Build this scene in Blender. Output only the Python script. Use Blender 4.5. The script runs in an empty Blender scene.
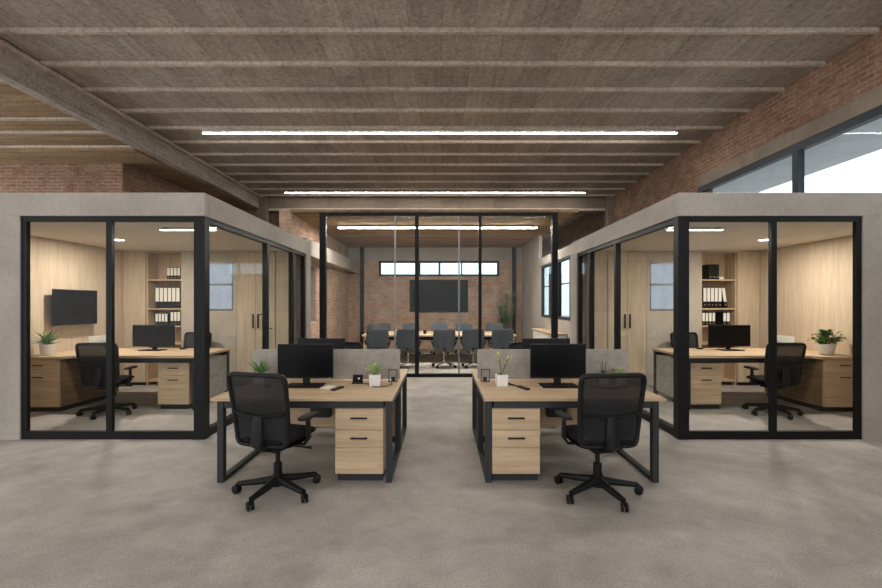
import bpy, bmesh, math, random
from mathutils import Vector, Matrix
PI = math.pi
R = math.radians
scene = bpy.context.scene
COL = scene.collection
random.seed(7)

# ------------------------------------------------------------------ materials
MATS = {}
def new_mat(name):
    m = bpy.data.materials.new(name); m.use_nodes = True
    nt = m.node_tree; nt.nodes.clear()
    out = nt.nodes.new('ShaderNodeOutputMaterial')
    MATS[name] = m
    return m, nt, out
def srgb(r, g, b):
    f = lambda c: c / 12.92 if c <= 0.04045 else ((c + 0.055) / 1.055) ** 2.4
    return (f(r / 255), f(g / 255), f(b / 255), 1)
def N(nt, kind, **kw):
    n = nt.nodes.new(kind)
    for k, v in kw.items():
        if k in n.inputs: n.inputs[k].default_value = v
        else: setattr(n, k, v)
    return n
def ramp(nt, fac, stops):
    r = nt.nodes.new('ShaderNodeValToRGB')
    el = r.color_ramp.elements
    while len(el) < len(stops): el.new(0.5)
    for e, (p, c) in zip(el, stops): e.position = p; e.color = c
    nt.links.new(fac, r.inputs[0]); return r.outputs[0]
def mixc(nt, a, b, fac, blend='MIX'):
    m = nt.nodes.new('ShaderNodeMix'); m.data_type = 'RGBA'; m.blend_type = blend
    for sock, v in ((m.inputs[0], fac), (m.inputs[6], a), (m.inputs[7], b)):
        if hasattr(v, 'links') or hasattr(v, 'is_linked'): nt.links.new(v, sock)
        else: sock.default_value = v
    return m.outputs[2]
def coords(nt, scale=(1, 1, 1), rnd=False, rot=(0, 0, 0)):
    tc = nt.nodes.new('ShaderNodeTexCoord')
    v = tc.outputs['Object']
    if rnd:
        oi = nt.nodes.new('ShaderNodeObjectInfo')
        ml = N(nt, 'ShaderNodeMath', operation='MULTIPLY'); ml.inputs[1].default_value = 37.0
        nt.links.new(oi.outputs['Random'], ml.inputs[0])
        ad = N(nt, 'ShaderNodeVectorMath', operation='ADD')
        nt.links.new(v, ad.inputs[0]); nt.links.new(ml.outputs[0], ad.inputs[1]); v = ad.outputs[0]
    mp = nt.nodes.new('ShaderNodeMapping'); mp.inputs['Scale'].default_value = scale
    mp.inputs['Rotation'].default_value = rot
    nt.links.new(v, mp.inputs[0]); return mp.outputs[0]
def noise(nt, vec, scale, detail=4, rough=.55, dist=0):
    n = N(nt, 'ShaderNodeTexNoise', Scale=scale, Detail=detail, Roughness=rough, Distortion=dist)
    nt.links.new(vec, n.inputs['Vector']); return n.outputs['Fac']
def bsdf(nt, out, color, rough=.6, metal=0, bump=None, bstr=.2, bdist=.01, spec=.5):
    p = nt.nodes.new('ShaderNodeBsdfPrincipled')
    if hasattr(color, 'is_linked'): nt.links.new(color, p.inputs['Base Color'])
    else: p.inputs['Base Color'].default_value = color
    p.inputs['Roughness'].default_value = rough; p.inputs['Metallic'].default_value = metal
    p.inputs['Specular IOR Level'].default_value = spec
    if bump is not None:
        b = N(nt, 'ShaderNodeBump', Strength=bstr, Distance=bdist)
        nt.links.new(bump, b.inputs['Height']); nt.links.new(b.outputs[0], p.inputs['Normal'])
    nt.links.new(p.outputs[0], out.inputs[0]); return p

def plain(name, col, rough=.5, metal=0, var=.12, scale=30, spec=.5, bump=0):
    m, nt, out = new_mat(name)
    v = coords(nt); n = noise(nt, v, scale)
    dark = tuple(c * (1 - var) for c in col[:3]) + (1,)
    lite = tuple(min(1, c * (1 + var)) for c in col[:3]) + (1,)
    bsdf(nt, out, ramp(nt, n, [(.3, dark), (.7, lite)]), rough, metal, n if bump else None, bump, .004, spec)
    return m
def oak(name, axis, c0, c1, rough=.5, rnd=True):
    m, nt, out = new_mat(name)
    s = [9, 9, 9]; s[axis] = .55
    v = coords(nt, s, rnd)
    n = noise(nt, v, 2.2, 6, .6, .5)
    s2 = [60, 60, 60]; s2[axis] = 2.0
    n2 = noise(nt, coords(nt, s2, rnd), 2, 3)
    col = ramp(nt, n, [(.28, c0), (.5, tuple((a + b) / 2 for a, b in zip(c0, c1))), (.72, c1)])
    g = ramp(nt, n2, [(.3, (.80, .78, .75, 1)), (.62, (1, 1, 1, 1))])
    bsdf(nt, out, mixc(nt, col, g, .8, 'MULTIPLY'), rough, 0, n2, .06, .003, .35)
    return m
for ax, nm in enumerate('xyz'):
    oak('oak_' + nm, ax, srgb(176, 150, 120), srgb(206, 180, 148))
oak('oak_light', 0, srgb(206, 184, 154), srgb(226, 206, 178))
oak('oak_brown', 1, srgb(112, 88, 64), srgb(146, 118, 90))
oak('wall_oak', 2, srgb(184, 164, 140), srgb(204, 186, 162), .6, False)
plain('black_metal', srgb(17, 17, 18), .5, .0, .15, 40, .2)
plain('window_frame', srgb(50, 56, 63), .5, .1, .08, 40, .3)
plain('graphite', srgb(46, 47, 49), .5, .1, .1, 40, .3)
plain('black_plastic', srgb(17, 17, 18), .5, 0, .15, 60, .25)
plain('black_fabric', srgb(15, 15, 17), .92, 0, .3, 300, .25, .3)
plain('grey_fabric', srgb(92, 98, 104), .9, 0, .2, 250, .25, .3)
plain('screen', srgb(9, 9, 10), .3, 0, .05, 5, .12)
plain('handle_black', srgb(20, 20, 21), .4, .4, .1, 40)
plain('chrome', srgb(190, 192, 196), .18, 1, .04, 20)
plain('white_ceramic', srgb(226, 224, 218), .35, 0, .03, 20)
plain('white_plastic', srgb(222, 220, 214), .45, 0, .03, 20)
plain('paper', srgb(226, 222, 212), .8, 0, .04, 40)
plain('soil', srgb(48, 38, 30), .95, 0, .4, 60)
plain('plinth', srgb(30, 30, 31), .6, 0, .1, 30)
plain('leaf', srgb(88, 124, 62), .55, 0, .45, 22)
plain('leaf_pale', srgb(152, 172, 112), .55, 0, .35, 22)
plain('leaf_yellow', srgb(188, 182, 92), .55, 0, .3, 22)
plain('leaf_dark', srgb(46, 72, 44), .5, 0, .4, 22)
plain('stem', srgb(84, 78, 50), .7, 0, .3, 30)
plain('plaster', srgb(178, 168, 154), .85, 0, .07, 5, .2)
plain('office_ceiling', srgb(216, 208, 197), .9, 0, .03, 3, .2)
plain('alu', srgb(120, 122, 124), .4, .6, .05, 20)

def make_felt():
    m, nt, out = new_mat('felt')
    v = coords(nt)
    n = noise(nt, v, 160, 3, .7); b = noise(nt, v, 9, 4)
    c = ramp(nt, n, [(.3, srgb(140, 134, 126)), (.7, srgb(184, 177, 168))])
    g = ramp(nt, b, [(.35, (.80, .80, .80, 1)), (.65, (1, 1, 1, 1))])
    bsdf(nt, out, mixc(nt, c, g, 1, 'MULTIPLY'), .95, 0, n, .3, .002, .15)
make_felt()
def make_floor():
    m, nt, out = new_mat('floor_concrete')
    v = coords(nt)
    a = noise(nt, v, .8, 6, .65, .5); b = noise(nt, v, 3.2, 6, .65); c = noise(nt, v, 75, 4, .85)
    col = ramp(nt, a, [(.32, srgb(148, 141, 136)), (.5, srgb(171, 165, 159)), (.68, srgb(188, 182, 176))])
    g1 = ramp(nt, b, [(.3, (.74, .73, .72, 1)), (.66, (1, 1, 1, 1))])
    g2 = ramp(nt, c, [(.36, (.60, .59, .58, 1)), (.58, (1, 1, 1, 1))])
    col = mixc(nt, col, g1, .9, 'MULTIPLY'); col = mixc(nt, col, g2, .85, 'MULTIPLY')
    bsdf(nt, out, col, .72, 0, c, .25, .006, .3)
make_floor()
def make_concrete(name, c0, c1, rough=.85):
    m, nt, out = new_mat(name)
    v = coords(nt)
    a = noise(nt, v, 1.3, 6, .62, .5); b = noise(nt, v, 22, 5, .7)
    col = ramp(nt, a, [(.3, c0), (.7, c1)])
    g = ramp(nt, b, [(.3, (.84, .84, .83, 1)), (.6, (1, 1, 1, 1))])
    bsdf(nt, out, mixc(nt, col, g, .9, 'MULTIPLY'), rough, 0, b, .15, .006, .25)
make_concrete('office_concrete', srgb(154, 147, 139), srgb(172, 165, 157))
make_concrete('lintel_concrete', srgb(120, 108, 95), srgb(150, 138, 124))
make_concrete('beam_concrete', srgb(112, 99, 86), srgb(138, 124, 109))
make_concrete('eave_concrete', srgb(196, 204, 214), srgb(214, 221, 229))
make_concrete('paving', srgb(176, 172, 166), srgb(200, 196, 190))
def make_boards(name, axis, cols, width=.30):
    """concrete cast against rough timber boards that run along the given axis"""
    m, nt, out = new_mat(name)
    rot = (0, 0, 0) if axis == 0 else (0, 0, PI / 2)
    v = coords(nt, (1, 1, 1), False, rot)
    br = N(nt, 'ShaderNodeTexBrick', Scale=1.0)
    br.inputs['Brick Width'].default_value = 5.2; br.inputs['Row Height'].default_value = width
    br.inputs['Mortar Size'].default_value = .007; br.inputs['Mortar Smooth'].default_value = .4
    br.inputs['Color1'].default_value = (.62, .61, .60, 1); br.inputs['Color2'].default_value = (1, 1, 1, 1)
    br.inputs['Mortar'].default_value = (.34, .32, .30, 1)
    nt.links.new(v, br.inputs['Vector'])
    s = [9, 9, 9]; s[axis] = .6
    g = noise(nt, coords(nt, s), 1.6, 6, .65, .6)
    big = noise(nt, coords(nt), .7, 5, .6, .3); fine = noise(nt, coords(nt), 17, 6, .9)
    col = ramp(nt, g, [(.25, cols[0]), (.5, cols[1]), (.75, cols[2])])
    col = mixc(nt, col, br.outputs['Color'], .55, 'MULTIPLY')
    col = mixc(nt, col, ramp(nt, big, [(.3, (.74, .73, .72, 1)), (.68, (1, 1, 1, 1))]), 1, 'MULTIPLY')
    col = mixc(nt, col, ramp(nt, fine, [(.38, (.42, .41, .40, 1)), (.54, (1, 1, 1, 1))]), .8, 'MULTIPLY')
    bsdf(nt, out, col, .9, 0, fine, .4, .015, .15)
make_boards('ceiling_boards', 1, [srgb(174, 161, 148), srgb(190, 178, 165), srgb(208, 197, 185)], .46)
make_boards('soffit_boards', 0, [srgb(126, 104, 80), srgb(168, 142, 110), srgb(196, 168, 132)], .2)
make_boards('joist_boards', 0, [srgb(200, 184, 168), srgb(218, 203, 188), srgb(232, 218, 204)], .5)
make_boards('beam_boards', 1, [srgb(150, 140, 130), srgb(182, 171, 160), srgb(204, 194, 184)], .35)
def make_brick(name, tones, mortar):
    m, nt, out = new_mat(name)
    tc = nt.nodes.new('ShaderNodeTexCoord'); ob = tc.outputs['Object']
    sp = nt.nodes.new('ShaderNodeSeparateXYZ'); nt.links.new(ob, sp.inputs[0])
    ad = N(nt, 'ShaderNodeMath', operation='ADD')
    nt.links.new(sp.outputs[0], ad.inputs[0]); nt.links.new(sp.outputs[1], ad.inputs[1])
    cb = nt.nodes.new('ShaderNodeCombineXYZ')
    nt.links.new(ad.outputs[0], cb.inputs[0]); nt.links.new(sp.outputs[2], cb.inputs[1])
    # the courses wander a little, as in old brickwork
    nz = N(nt, 'ShaderNodeTexNoise', Scale=6.0, Detail=4.0); nt.links.new(ob, nz.inputs['Vector'])
    sc = N(nt, 'ShaderNodeVectorMath', operation='SCALE'); nt.links.new(nz.outputs['Color'], sc.inputs[0]); sc.inputs['Scale'].default_value = .04
    vd = N(nt, 'ShaderNodeVectorMath', operation='ADD'); nt.links.new(cb.outputs[0], vd.inputs[0]); nt.links.new(sc.outputs[0], vd.inputs[1])
    def bricks(c1, c2, mo, msize, bias):
        br = N(nt, 'ShaderNodeTexBrick', Scale=1.0)
        br.inputs['Brick Width'].default_value = .25; br.inputs['Row Height'].default_value = .085
        br.inputs['Mortar Size'].default_value = msize; br.inputs['Mortar Smooth'].default_value = .35; br.inputs['Bias'].default_value = bias
        br.inputs['Color1'].default_value = c1; br.inputs['Color2'].default_value = c2; br.inputs['Mortar'].default_value = mo
        nt.links.new(vd.outputs[0], br.inputs['Vector']); return br
    br = bricks(tones[0], tones[1], mortar, .014, -.1)
    a = noise(nt, ob, 1.6, 5, .7); b = noise(nt, ob, 34, 5, .8); c = noise(nt, ob, 5.5, 4, .7)
    gaps = bricks((1, 1, 1, 1), (1, 1, 1, 1), (.22, .20, .18, 1), .008, 0)
    col = mixc(nt, br.outputs['Color'], tones[2], ramp(nt, c, [(.5, (0, 0, 0, 1)), (.68, (.75, .75, .75, 1))]))
    dark = ramp(nt, noise(nt, ob, 3.4, 4, .75), [(.5, (0, 0, 0, 1)), (.6, (.9, .9, .9, 1))])
    col = mixc(nt, col, gaps.outputs['Color'], dark, 'MULTIPLY')
    col = mixc(nt, col, ramp(nt, a, [(.3, (.66, .64, .63, 1)), (.7, (1.0, 1, 1, 1))]), 1, 'MULTIPLY')
    col = mixc(nt, col, ramp(nt, b, [(.34, (.55, .55, .55, 1)), (.6, (1, 1, 1, 1))]), .85, 'MULTIPLY')
    inv = N(nt, 'ShaderNodeMath', operation='SUBTRACT'); inv.inputs[0].default_value = 1; nt.links.new(br.outputs['Fac'], inv.inputs[1])
    bsdf(nt, out, col, .92, 0, inv.outputs[0], .8, .02, .15)
make_brick('brick', (srgb(152, 108, 86), srgb(172, 134, 110), srgb(148, 126, 108)), srgb(178, 160, 140))
make_brick('brick_brightened', (srgb(198, 156, 130), srgb(210, 176, 152), srgb(200, 178, 158)), srgb(212, 198, 180))  # lighter copy of the brick; the meeting room's brightness is put into its colour

def make_glass(name, tint=(1, 1, 1, 1), ior=.007):
    m, nt, out = new_mat(name)
    lw = N(nt, 'ShaderNodeLayerWeight', Blend=.5)           # thin pane: Schlick reflectance, the same from both sides
    pw = N(nt, 'ShaderNodeMath', operation='POWER'); nt.links.new(lw.outputs['Facing'], pw.inputs[0]); pw.inputs[1].default_value = 5
    f = N(nt, 'ShaderNodeMath', operation='MULTIPLY_ADD'); nt.links.new(pw.outputs[0], f.inputs[0]); f.inputs[1].default_value = .6; f.inputs[2].default_value = ior
    t = nt.nodes.new('ShaderNodeBsdfTransparent'); t.inputs[0].default_value = tint
    g = nt.nodes.new('ShaderNodeBsdfGlossy'); g.inputs['Roughness'].default_value = .0
    x = nt.nodes.new('ShaderNodeMixShader')
    nt.links.new(f.outputs[0], x.inputs[0]); nt.links.new(t.outputs[0], x.inputs[1]); nt.links.new(g.outputs[0], x.inputs[2])
    nt.links.new(x.outputs[0], out.inputs[0])
make_glass('glass', (.95, .96, .955, 1))
make_glass('window_glass', (.90, .95, .97, 1))
def make_mesh_fabric():
    m, nt, out = new_mat('chair_mesh')
    t = nt.nodes.new('ShaderNodeBsdfTransparent')
    p = nt.nodes.new('ShaderNodeBsdfPrincipled')
    p.inputs['Base Color'].default_value = srgb(20, 20, 22); p.inputs['Roughness'].default_value = .8
    x = nt.nodes.new('ShaderNodeMixShader')
    w = N(nt, 'ShaderNodeTexWave', Scale=60.0); w.wave_type = 'BANDS'; w.bands_direction = 'Z'
    nt.links.new(coords(nt), w.inputs['Vector'])
    r = ramp(nt, w.outputs['Fac'], [(0, (.64, .64, .64, 1)), (1, (.90, .90, .90, 1))])
    nt.links.new(r, x.inputs[0]); nt.links.new(t.outputs[0], x.inputs[1]); nt.links.new(p.outputs[0], x.inputs[2])
    nt.links.new(x.outputs[0], out.inputs[0])
make_mesh_fabric()
def emit(name, col, strength):
    m, nt, out = new_mat(name)
    e = N(nt, 'ShaderNodeEmission', Strength=strength); e.inputs[0].default_value = col
    nt.links.new(e.outputs[0], out.inputs[0])
emit('lamp_hall', (1, .96, .90, 1), 30)
emit('lamp_office', (1, .90, .76, 1), 3)
emit('lamp_down', (1, .86, .68, 1), 10)
emit('lamp_meeting', (1, .93, .84, 1), 95)
def make_reflection_glow():
    m, nt, out = new_mat('reflection_glow')  # glowing pane stands in for a reflection in the office glass
    v = coords(nt); n = noise(nt, v, 5, 4)
    e = N(nt, 'ShaderNodeEmission', Strength=.30)
    nt.links.new(ramp(nt, n, [(.3, (.62, .70, .82, 1)), (.7, (.76, .83, .92, 1))]), e.inputs[0])
    nt.links.new(e.outputs[0], out.inputs[0])
make_reflection_glow()

# ------------------------------------------------------------------ mesh builder
class MB:
    def __init__(self): self.bm = bmesh.new()
    def _merge(self, b, mat=None):
        if mat: bmesh.ops.transform(b, matrix=mat, verts=b.verts)
        me = bpy.data.meshes.new('tmp'); b.to_mesh(me); b.free()
        self.bm.from_mesh(me); bpy.data.meshes.remove(me); return self
    def box(self, x0, x1, y0, y1, z0, z1, bev=0, mat=None, seg=2):
        b = bmesh.new(); bmesh.ops.create_cube(b, size=1)
        x0, x1 = min(x0, x1), max(x0, x1); y0, y1 = min(y0, y1), max(y0, y1); z0, z1 = min(z0, z1), max(z0, z1)
        for v in b.verts:
            v.co = Vector(((x0 + x1) / 2 + v.co.x * (x1 - x0), (y0 + y1) / 2 + v.co.y * (y1 - y0), (z0 + z1) / 2 + v.co.z * (z1 - z0)))
        if bev:
            bmesh.ops.bevel(b, geom=b.edges[:], offset=min(bev, .45 * min(x1 - x0, y1 - y0, z1 - z0)), segments=seg, affect='EDGES', profile=.5)
        return self._merge(b, mat)
    def prism(self, pts, z0, z1, bev=0, mat=None):
        b = bmesh.new()
        vs = [b.verts.new((x, y, z0)) for x, y in pts]
        f = b.faces.new(vs)
        ex = bmesh.ops.extrude_face_region(b, geom=[f])
        bmesh.ops.translate(b, verts=[g for g in ex['geom'] if isinstance(g, bmesh.types.BMVert)], vec=(0, 0, z1 - z0))
        bmesh.ops.recalc_face_normals(b, faces=b.faces)
        if bev: bmesh.ops.bevel(b, geom=b.edges[:], offset=bev, segments=2, affect='EDGES', profile=.5)
        return self._merge(b, mat)
    def tube(self, pts, r, n=10, closed=False, flat=1.0, up=None):
        """sweep; r a number or a list; flat scales the section along the binormal"""
        pts = [Vector(p) for p in pts]; m = len(pts)
        rs = r if isinstance(r, (list, tuple)) else [r] * m
        b = bmesh.new(); rings = []
        nrm = None
        for i, p in enumerate(pts):
            a = pts[(i - 1) % m] if (closed or i > 0) else p
            c = pts[(i + 1) % m] if (closed or i < m - 1) else p
            t = (c - a).normalized()
            if nrm is None:
                u = Vector(up) if up else (Vector((0, 0, 1)) if abs(t.z) < .9 else Vector((1, 0, 0)))
                nrm = (u - t * u.dot(t)).normalized()
            else:
                nrm = (nrm - t * nrm.dot(t)).normalized()
            bi = t.cross(nrm)
            rings.append([b.verts.new(p + nrm * math.cos(2 * PI * k / n) * rs[i] + bi * math.sin(2 * PI * k / n) * rs[i] * flat) for k in range(n)])
        rng = range(m) if closed else range(m - 1)
        for i in rng:
            A, B_ = rings[i], rings[(i + 1) % m]
            for k in range(n): b.faces.new((A[k], A[(k + 1) % n], B_[(k + 1) % n], B_[k]))
        if not closed:
            b.faces.new(rings[0][::-1]); b.faces.new(rings[-1])
        bmesh.ops.recalc_face_normals(b, faces=b.faces)
        return self._merge(b)
    def lathe(self, prof, c=(0, 0, 0), n=24, mat=None):
        b = bmesh.new(); rings = []
        for r, z in prof:
            rings.append([b.verts.new((c[0] + r * math.cos(2 * PI * k / n), c[1] + r * math.sin(2 * PI * k / n), c[2] + z)) for k in range(n)])
        for A, B_ in zip(rings, rings[1:]):
            for k in range(n): b.faces.new((A[k], A[(k + 1) % n], B_[(k + 1) % n], B_[k]))
        b.faces.new(rings[0][::-1]); b.faces.new(rings[-1])
        bmesh.ops.recalc_face_normals(b, faces=b.faces)
        return self._merge(b, mat)
    def pad(self, w, h, t, fn, n=40, exp=4.0, rings=(0, .35, .62, .8, .91, .97, 1.0)):
        """upholstered pad with a superellipse outline; fn maps (u, v, k) to a point, k = thickness offset"""
        b = bmesh.new()
        def outline(th):
            c, s = math.cos(th), math.sin(th)
            return math.copysign(abs(c) ** (2 / exp), c) * w / 2, math.copysign(abs(s) ** (2 / exp), s) * h / 2
        layers = []
        for side in (1, -1):
            rr = []
            for q in rings[1:]:
                k = side * t / 2 * max(0, 1 - q ** 5) ** .5
                rr.append([b.verts.new(fn(q * outline(2 * PI * i / n)[0], q * outline(2 * PI * i / n)[1], k)) for i in range(n)])
            cv = b.verts.new(fn(0, 0, side * t / 2))
            for i in range(n): b.faces.new((cv, rr[0][i], rr[0][(i + 1) % n]))
            for A, B_ in zip(rr, rr[1:]):
                for i in range(n): b.faces.new((A[i], B_[i], B_[(i + 1) % n], A[(i + 1) % n]))
            layers.append(rr[-1])
        for i in range(n):
            b.faces.new((layers[0][i], layers[0][(i + 1) % n], layers[1][(i + 1) % n], layers[1][i]))
        bmesh.ops.remove_doubles(b, verts=b.verts, dist=1e-5)
        bmesh.ops.recalc_face_normals(b, faces=b.faces)
        return self._merge(b)
    def leaf(self, base, az, lean, length, width, droop=.6, fold=.15, seg=6):
        b = bmesh.new(); rows = []
        d = Vector((math.cos(az), math.sin(az), 0)); side = Vector((-math.sin(az), math.cos(az), 0))
        p = Vector(base); ang = lean
        for i in range(seg + 1):
            f = i / seg
            wd = width * (math.sin(PI * min(1, f * .92 + .06)) ** .7) * .5
            up = Vector((0, 0, 1)) * math.cos(ang) - d * math.sin(ang) * 0
            nrm = d * -math.sin(PI / 2 - ang) + Vector((0, 0, 1)) * math.cos(PI / 2 - ang)
            rows.append([b.verts.new(p + side * wd + nrm * wd * fold * 2), b.verts.new(p), b.verts.new(p - side * wd + nrm * wd * fold * 2)])
            step = length / seg
            p = p + (d * math.sin(ang) + Vector((0, 0, 1)) * math.cos(ang)) * step
            ang += droop / seg
        for A, B_ in zip(rows, rows[1:]):
            b.faces.new((A[0], A[1], B_[1], B_[0])); b.faces.new((A[1], A[2], B_[2], B_[1]))
        return self._merge(b)
    def build(self, name, mat, parent=None, smooth=False, loc=None, angle=40):
        me = bpy.data.meshes.new(name); self.bm.to_mesh(me); self.bm.free()
        me.materials.append(MATS[mat])
        if smooth:
            me.polygons.foreach_set('use_smooth', [True] * len(me.polygons))
            try: me.set_sharp_from_angle(angle=R(angle))
            except Exception: pass
        o = bpy.data.objects.new(name, me); COL.objects.link(o)
        if parent: o.parent = parent
        if loc: o.location = loc
        return o
def Box(*a, **k): return MB().box(*a, **k)
def tag(o, label, cat, group=None):
    o['label'] = label; o['category'] = cat
    if group: o['group'] = group
    return o
def thing(name, label, cat, loc=(0, 0, 0), rz=0, group=None):
    o = bpy.data.objects.new(name, None); COL.objects.link(o); o.empty_display_size = .1
    o.location = loc; o.rotation_euler = (0, 0, rz)
    return tag(o, label, cat, group)
def struct(o): o['kind'] = 'structure'; return o
def copy_tree(o, parent=None):
    c = o.copy(); COL.objects.link(c)
    if parent: c.parent = parent
    for ch in list(o.children): copy_tree(ch, c)
    return c
def dup(root, label, loc, rz=0, group=None):
    c = copy_tree(root); c.location = loc; c.rotation_euler = (0, 0, rz); c['label'] = label
    if group: c['group'] = group
    return c

# ------------------------------------------------------------------ camera
CAMZ = 1.55; F = 450.0; HY = 304.0
cam = bpy.data.cameras.new('camera'); co = bpy.data.objects.new('camera', cam); COL.objects.link(co)
co.location = (0, 0, CAMZ); co.rotation_euler = (PI / 2, 0, 0)
cam.sensor_width = 36; cam.lens = F / 882 * 36; cam.shift_y = (HY - 294) / 882; cam.shift_x = -.5 / 882
cam.clip_end = 200
scene.camera = co

# ------------------------------------------------------------------ the hall
ZC = 5.5
struct(Box(-12, 6.6, -6, 31, -.2, 0).build('floor', 'floor_concrete'))
struct(Box(-6.64, 6.6, -6, 31, ZC, ZC + .3).build('ceiling', 'ceiling_boards'))
struct(Box(-12, -6.84, -5, 17, 5.06, 5.3).build('ceiling_left', 'soffit_boards'))
tn = 0
def trim(mb, mat, smooth=False):
    global tn
    tn += 1
    return struct(mb.build('trim_%d' % tn, mat, None, smooth))
for k in range(-12, 29):                                    # thin ribs across the ceiling
    y = 6.46 + .888 * k
    if -4.8 < y < 30.8 and not 16.4 < y < 17.3:
        trim(Box(-6.55 if y < 16.6 else -6.42, 6.25, y - .036, y + .036, ZC - .06, ZC), 'joist_boards')
for y in (5.6, 7.0, 8.5, 9.15, 10.0):                       # shallow ribs of the lower left bay
    trim(Box(-12, -6.86, y - .04, y + .04, 5.025, 5.06), 'joist_boards')
trim(Box(-12, -6.86, 10.06, 11.0, 4.985, 5.06), 'soffit_boards')
trim(Box(-6.86, -6.63, -5, 16.6, 5.02, 5.44, .012), 'beam_boards')
trim(Box(-6.64, -6.50, -5, 16.6, 5.40, 5.47, .01), 'joist_boards')
trim(Box(-6.86, -6.63, -5, 16.6, 5.44, 5.5), 'beam_boards')
trim(MB().box(-6.6, 6.25, 16.6, 17.1, 4.98, ZC, .015), 'beam_concrete')
trim(MB().box(-6.55, 6.25, 16.52, 16.6, 4.98, 5.06, .01), 'joist_boards')
trim(Box(-6.72, -6.36, 16.35, 16.6, 0, 5.5, .015), 'beam_concrete')
trim(Box(6.02, 6.25, 16.3, 16.6, 0, 5.5, .015), 'beam_concrete')
# right-hand wall: brick above a concrete lintel and a long clerestory window
wr = MB()
wr.box(6.25, 6.6, -6, 31, 4.63, ZC).box(6.25, 6.6, 10.95, 18.5, 0, 4.63).box(6.25, 6.6, -5, 10.95, 0, 2.5).box(6.25, 6.6, 18.5, 31, 0, .5)
struct(wr.build('wall_right', 'brick'))
trim(Box(6.22, 6.6, -6, 10.95, 4.37, 4.63, .008), 'lintel_concrete')
trim(Box(6.22, 6.6, 18.5, 31, 4.37, 4.63, .008), 'lintel_concrete')
def window_x(n, x, y0, y1, z0, z1, mull, fw=.1, depth=.12, transoms=()):
    m = MB()
    m.box(x, x + depth, y0, y1, z1 - fw, z1).box(x, x + depth, y0, y1, z0, z0 + fw)
    for y in [y0 + fw / 2, y1 - fw / 2] + list(mull): m.box(x, x + depth, y - fw / 2, y + fw / 2, z0 + fw, z1 - fw)
    for z in transoms: m.box(x + .01, x + depth - .01, y0, y1, z - .025, z + .025)
    w = struct(m.build('window_%d' % n, 'window_frame'))
    ys = [y0] + sorted(mull) + [y1]
    for a, b in zip(ys, ys[1:]):
        Box(x + depth * .45, x + depth * .55, a + .04, b - .04, z0 + .05, z1 - .05).build('pane', 'window_glass', w)
    return w
window_x(1, 6.235, -6, 10.95, 2.5, 4.37, [2.4, 5.2, 7.94], .13)
window_x(2, 6.3, 18.5, 31, .5, 4.37, [21.8, 26.4], .1, .12, (2.6,))
struct(Box(6.6, 60, -40, 70, -.4, -.2).build('floor_outside', 'paving'))
struct(MB().box(6.6, 8.06, -6, 14.5, 4.38, 4.5, .01).build('trim_eave', 'eave_concrete'))
# left-hand side
struct(Box(-12, -7.8, 11.0, 11.3, 0, 5.06).build('wall_left_bay', 'brick'))
struct(Box(-8.1, -7.8, 11.3, 17.1, 0, 5.06).build('wall_left_return', 'brick'))
struct(Box(-8.1, -6.45, 17.1, 17.35, 0, 5.5).build('wall_left_pier', 'brick'))
struct(Box(-6.75, -6.45, 17.35, 31, 0, 5.5).build('wall_left', 'brick'))
# far end wall with a high window
we = MB(); we.box(-6.5, 6.25, 31, 31.3, 0, 2.9).box(-6.5, 6.25, 31, 31.3, 4.75, 5.5).box(-6.5, -4.6, 31, 31.3, 2.9, 4.75).box(4.4, 6.25, 31, 31.3, 2.9, 4.75)
struct(we.build('wall_back', 'brick'))
m = MB(); m.box(-4.6, 4.4, 31.1, 31.2, 2.9, 3.0).box(-4.6, 4.4, 31.1, 31.2, 4.65, 4.75)
for x in (-4.55, -1.5, 1.4, 4.35): m.box(x - .05, x + .05, 31.1, 31.2, 2.9, 4.75)
w3 = struct(m.build('window_3', 'graphite'))
for a, b in ((-4.5, -1.55), (-1.45, 1.35), (1.45, 4.3)): Box(a, b, 31.14, 31.16, 3.0, 4.65).build('pane', 'window_glass', w3)

# ------------------------------------------------------------------ strip lights of the hall, seen and added
def strip_light(label, x0, x1, y, z, mat, w=.11, h=.07, group=None):
    t = thing('strip_light', label, 'ceiling light', ((x0 + x1) / 2, y, z), 0, group)
    L = (x1 - x0) / 2
    Box(-L, L, -w / 2, w / 2, 0, h - .02, .004).build('housing', 'white_plastic', t)
    Box(-L + .01, L - .01, -w / 2 + .008, w / 2 - .008, -.008, 0).build('diffuser', mat, t)
    for q in (-.8, .8): Box(L * q - .03, L * q + .03, -.02, .02, h - .02, h).build('mounting_clip', 'alu', t)
    return t
strip_light('long white strip light under the ribbed ceiling, the nearer of the two in the hall', -5.42, 5.35, 10.215, ZC - .07, 'lamp_hall', .075, .07)
strip_light('long white strip light farther back, just before the concrete cross beam', -5.45, 5.0, 15.70, ZC - .07, 'lamp_hall', .075, .07)
for y, w_ in ((4.65, 'added out of view above the front desks for more light'), (-.90, 'added behind the viewpoint for more light')):
    strip_light('long white strip light ' + w_, -5.42, 5.35, y, ZC - .07, 'lamp_hall', .075, .07)  # unseen strips added to light the foreground, spaced like the visible row
pp = MB(); pp.tube([(5.78, 16.4, 5.17), (5.9, 16.3, 5.22), (6.22, 16.2, 5.27)], .02, 8)
tag(pp.build('conduit_pipe', 'alu', None, True), 'thin bent conduit pipe on the column at the right end of the cross beam', 'pipe')

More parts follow.
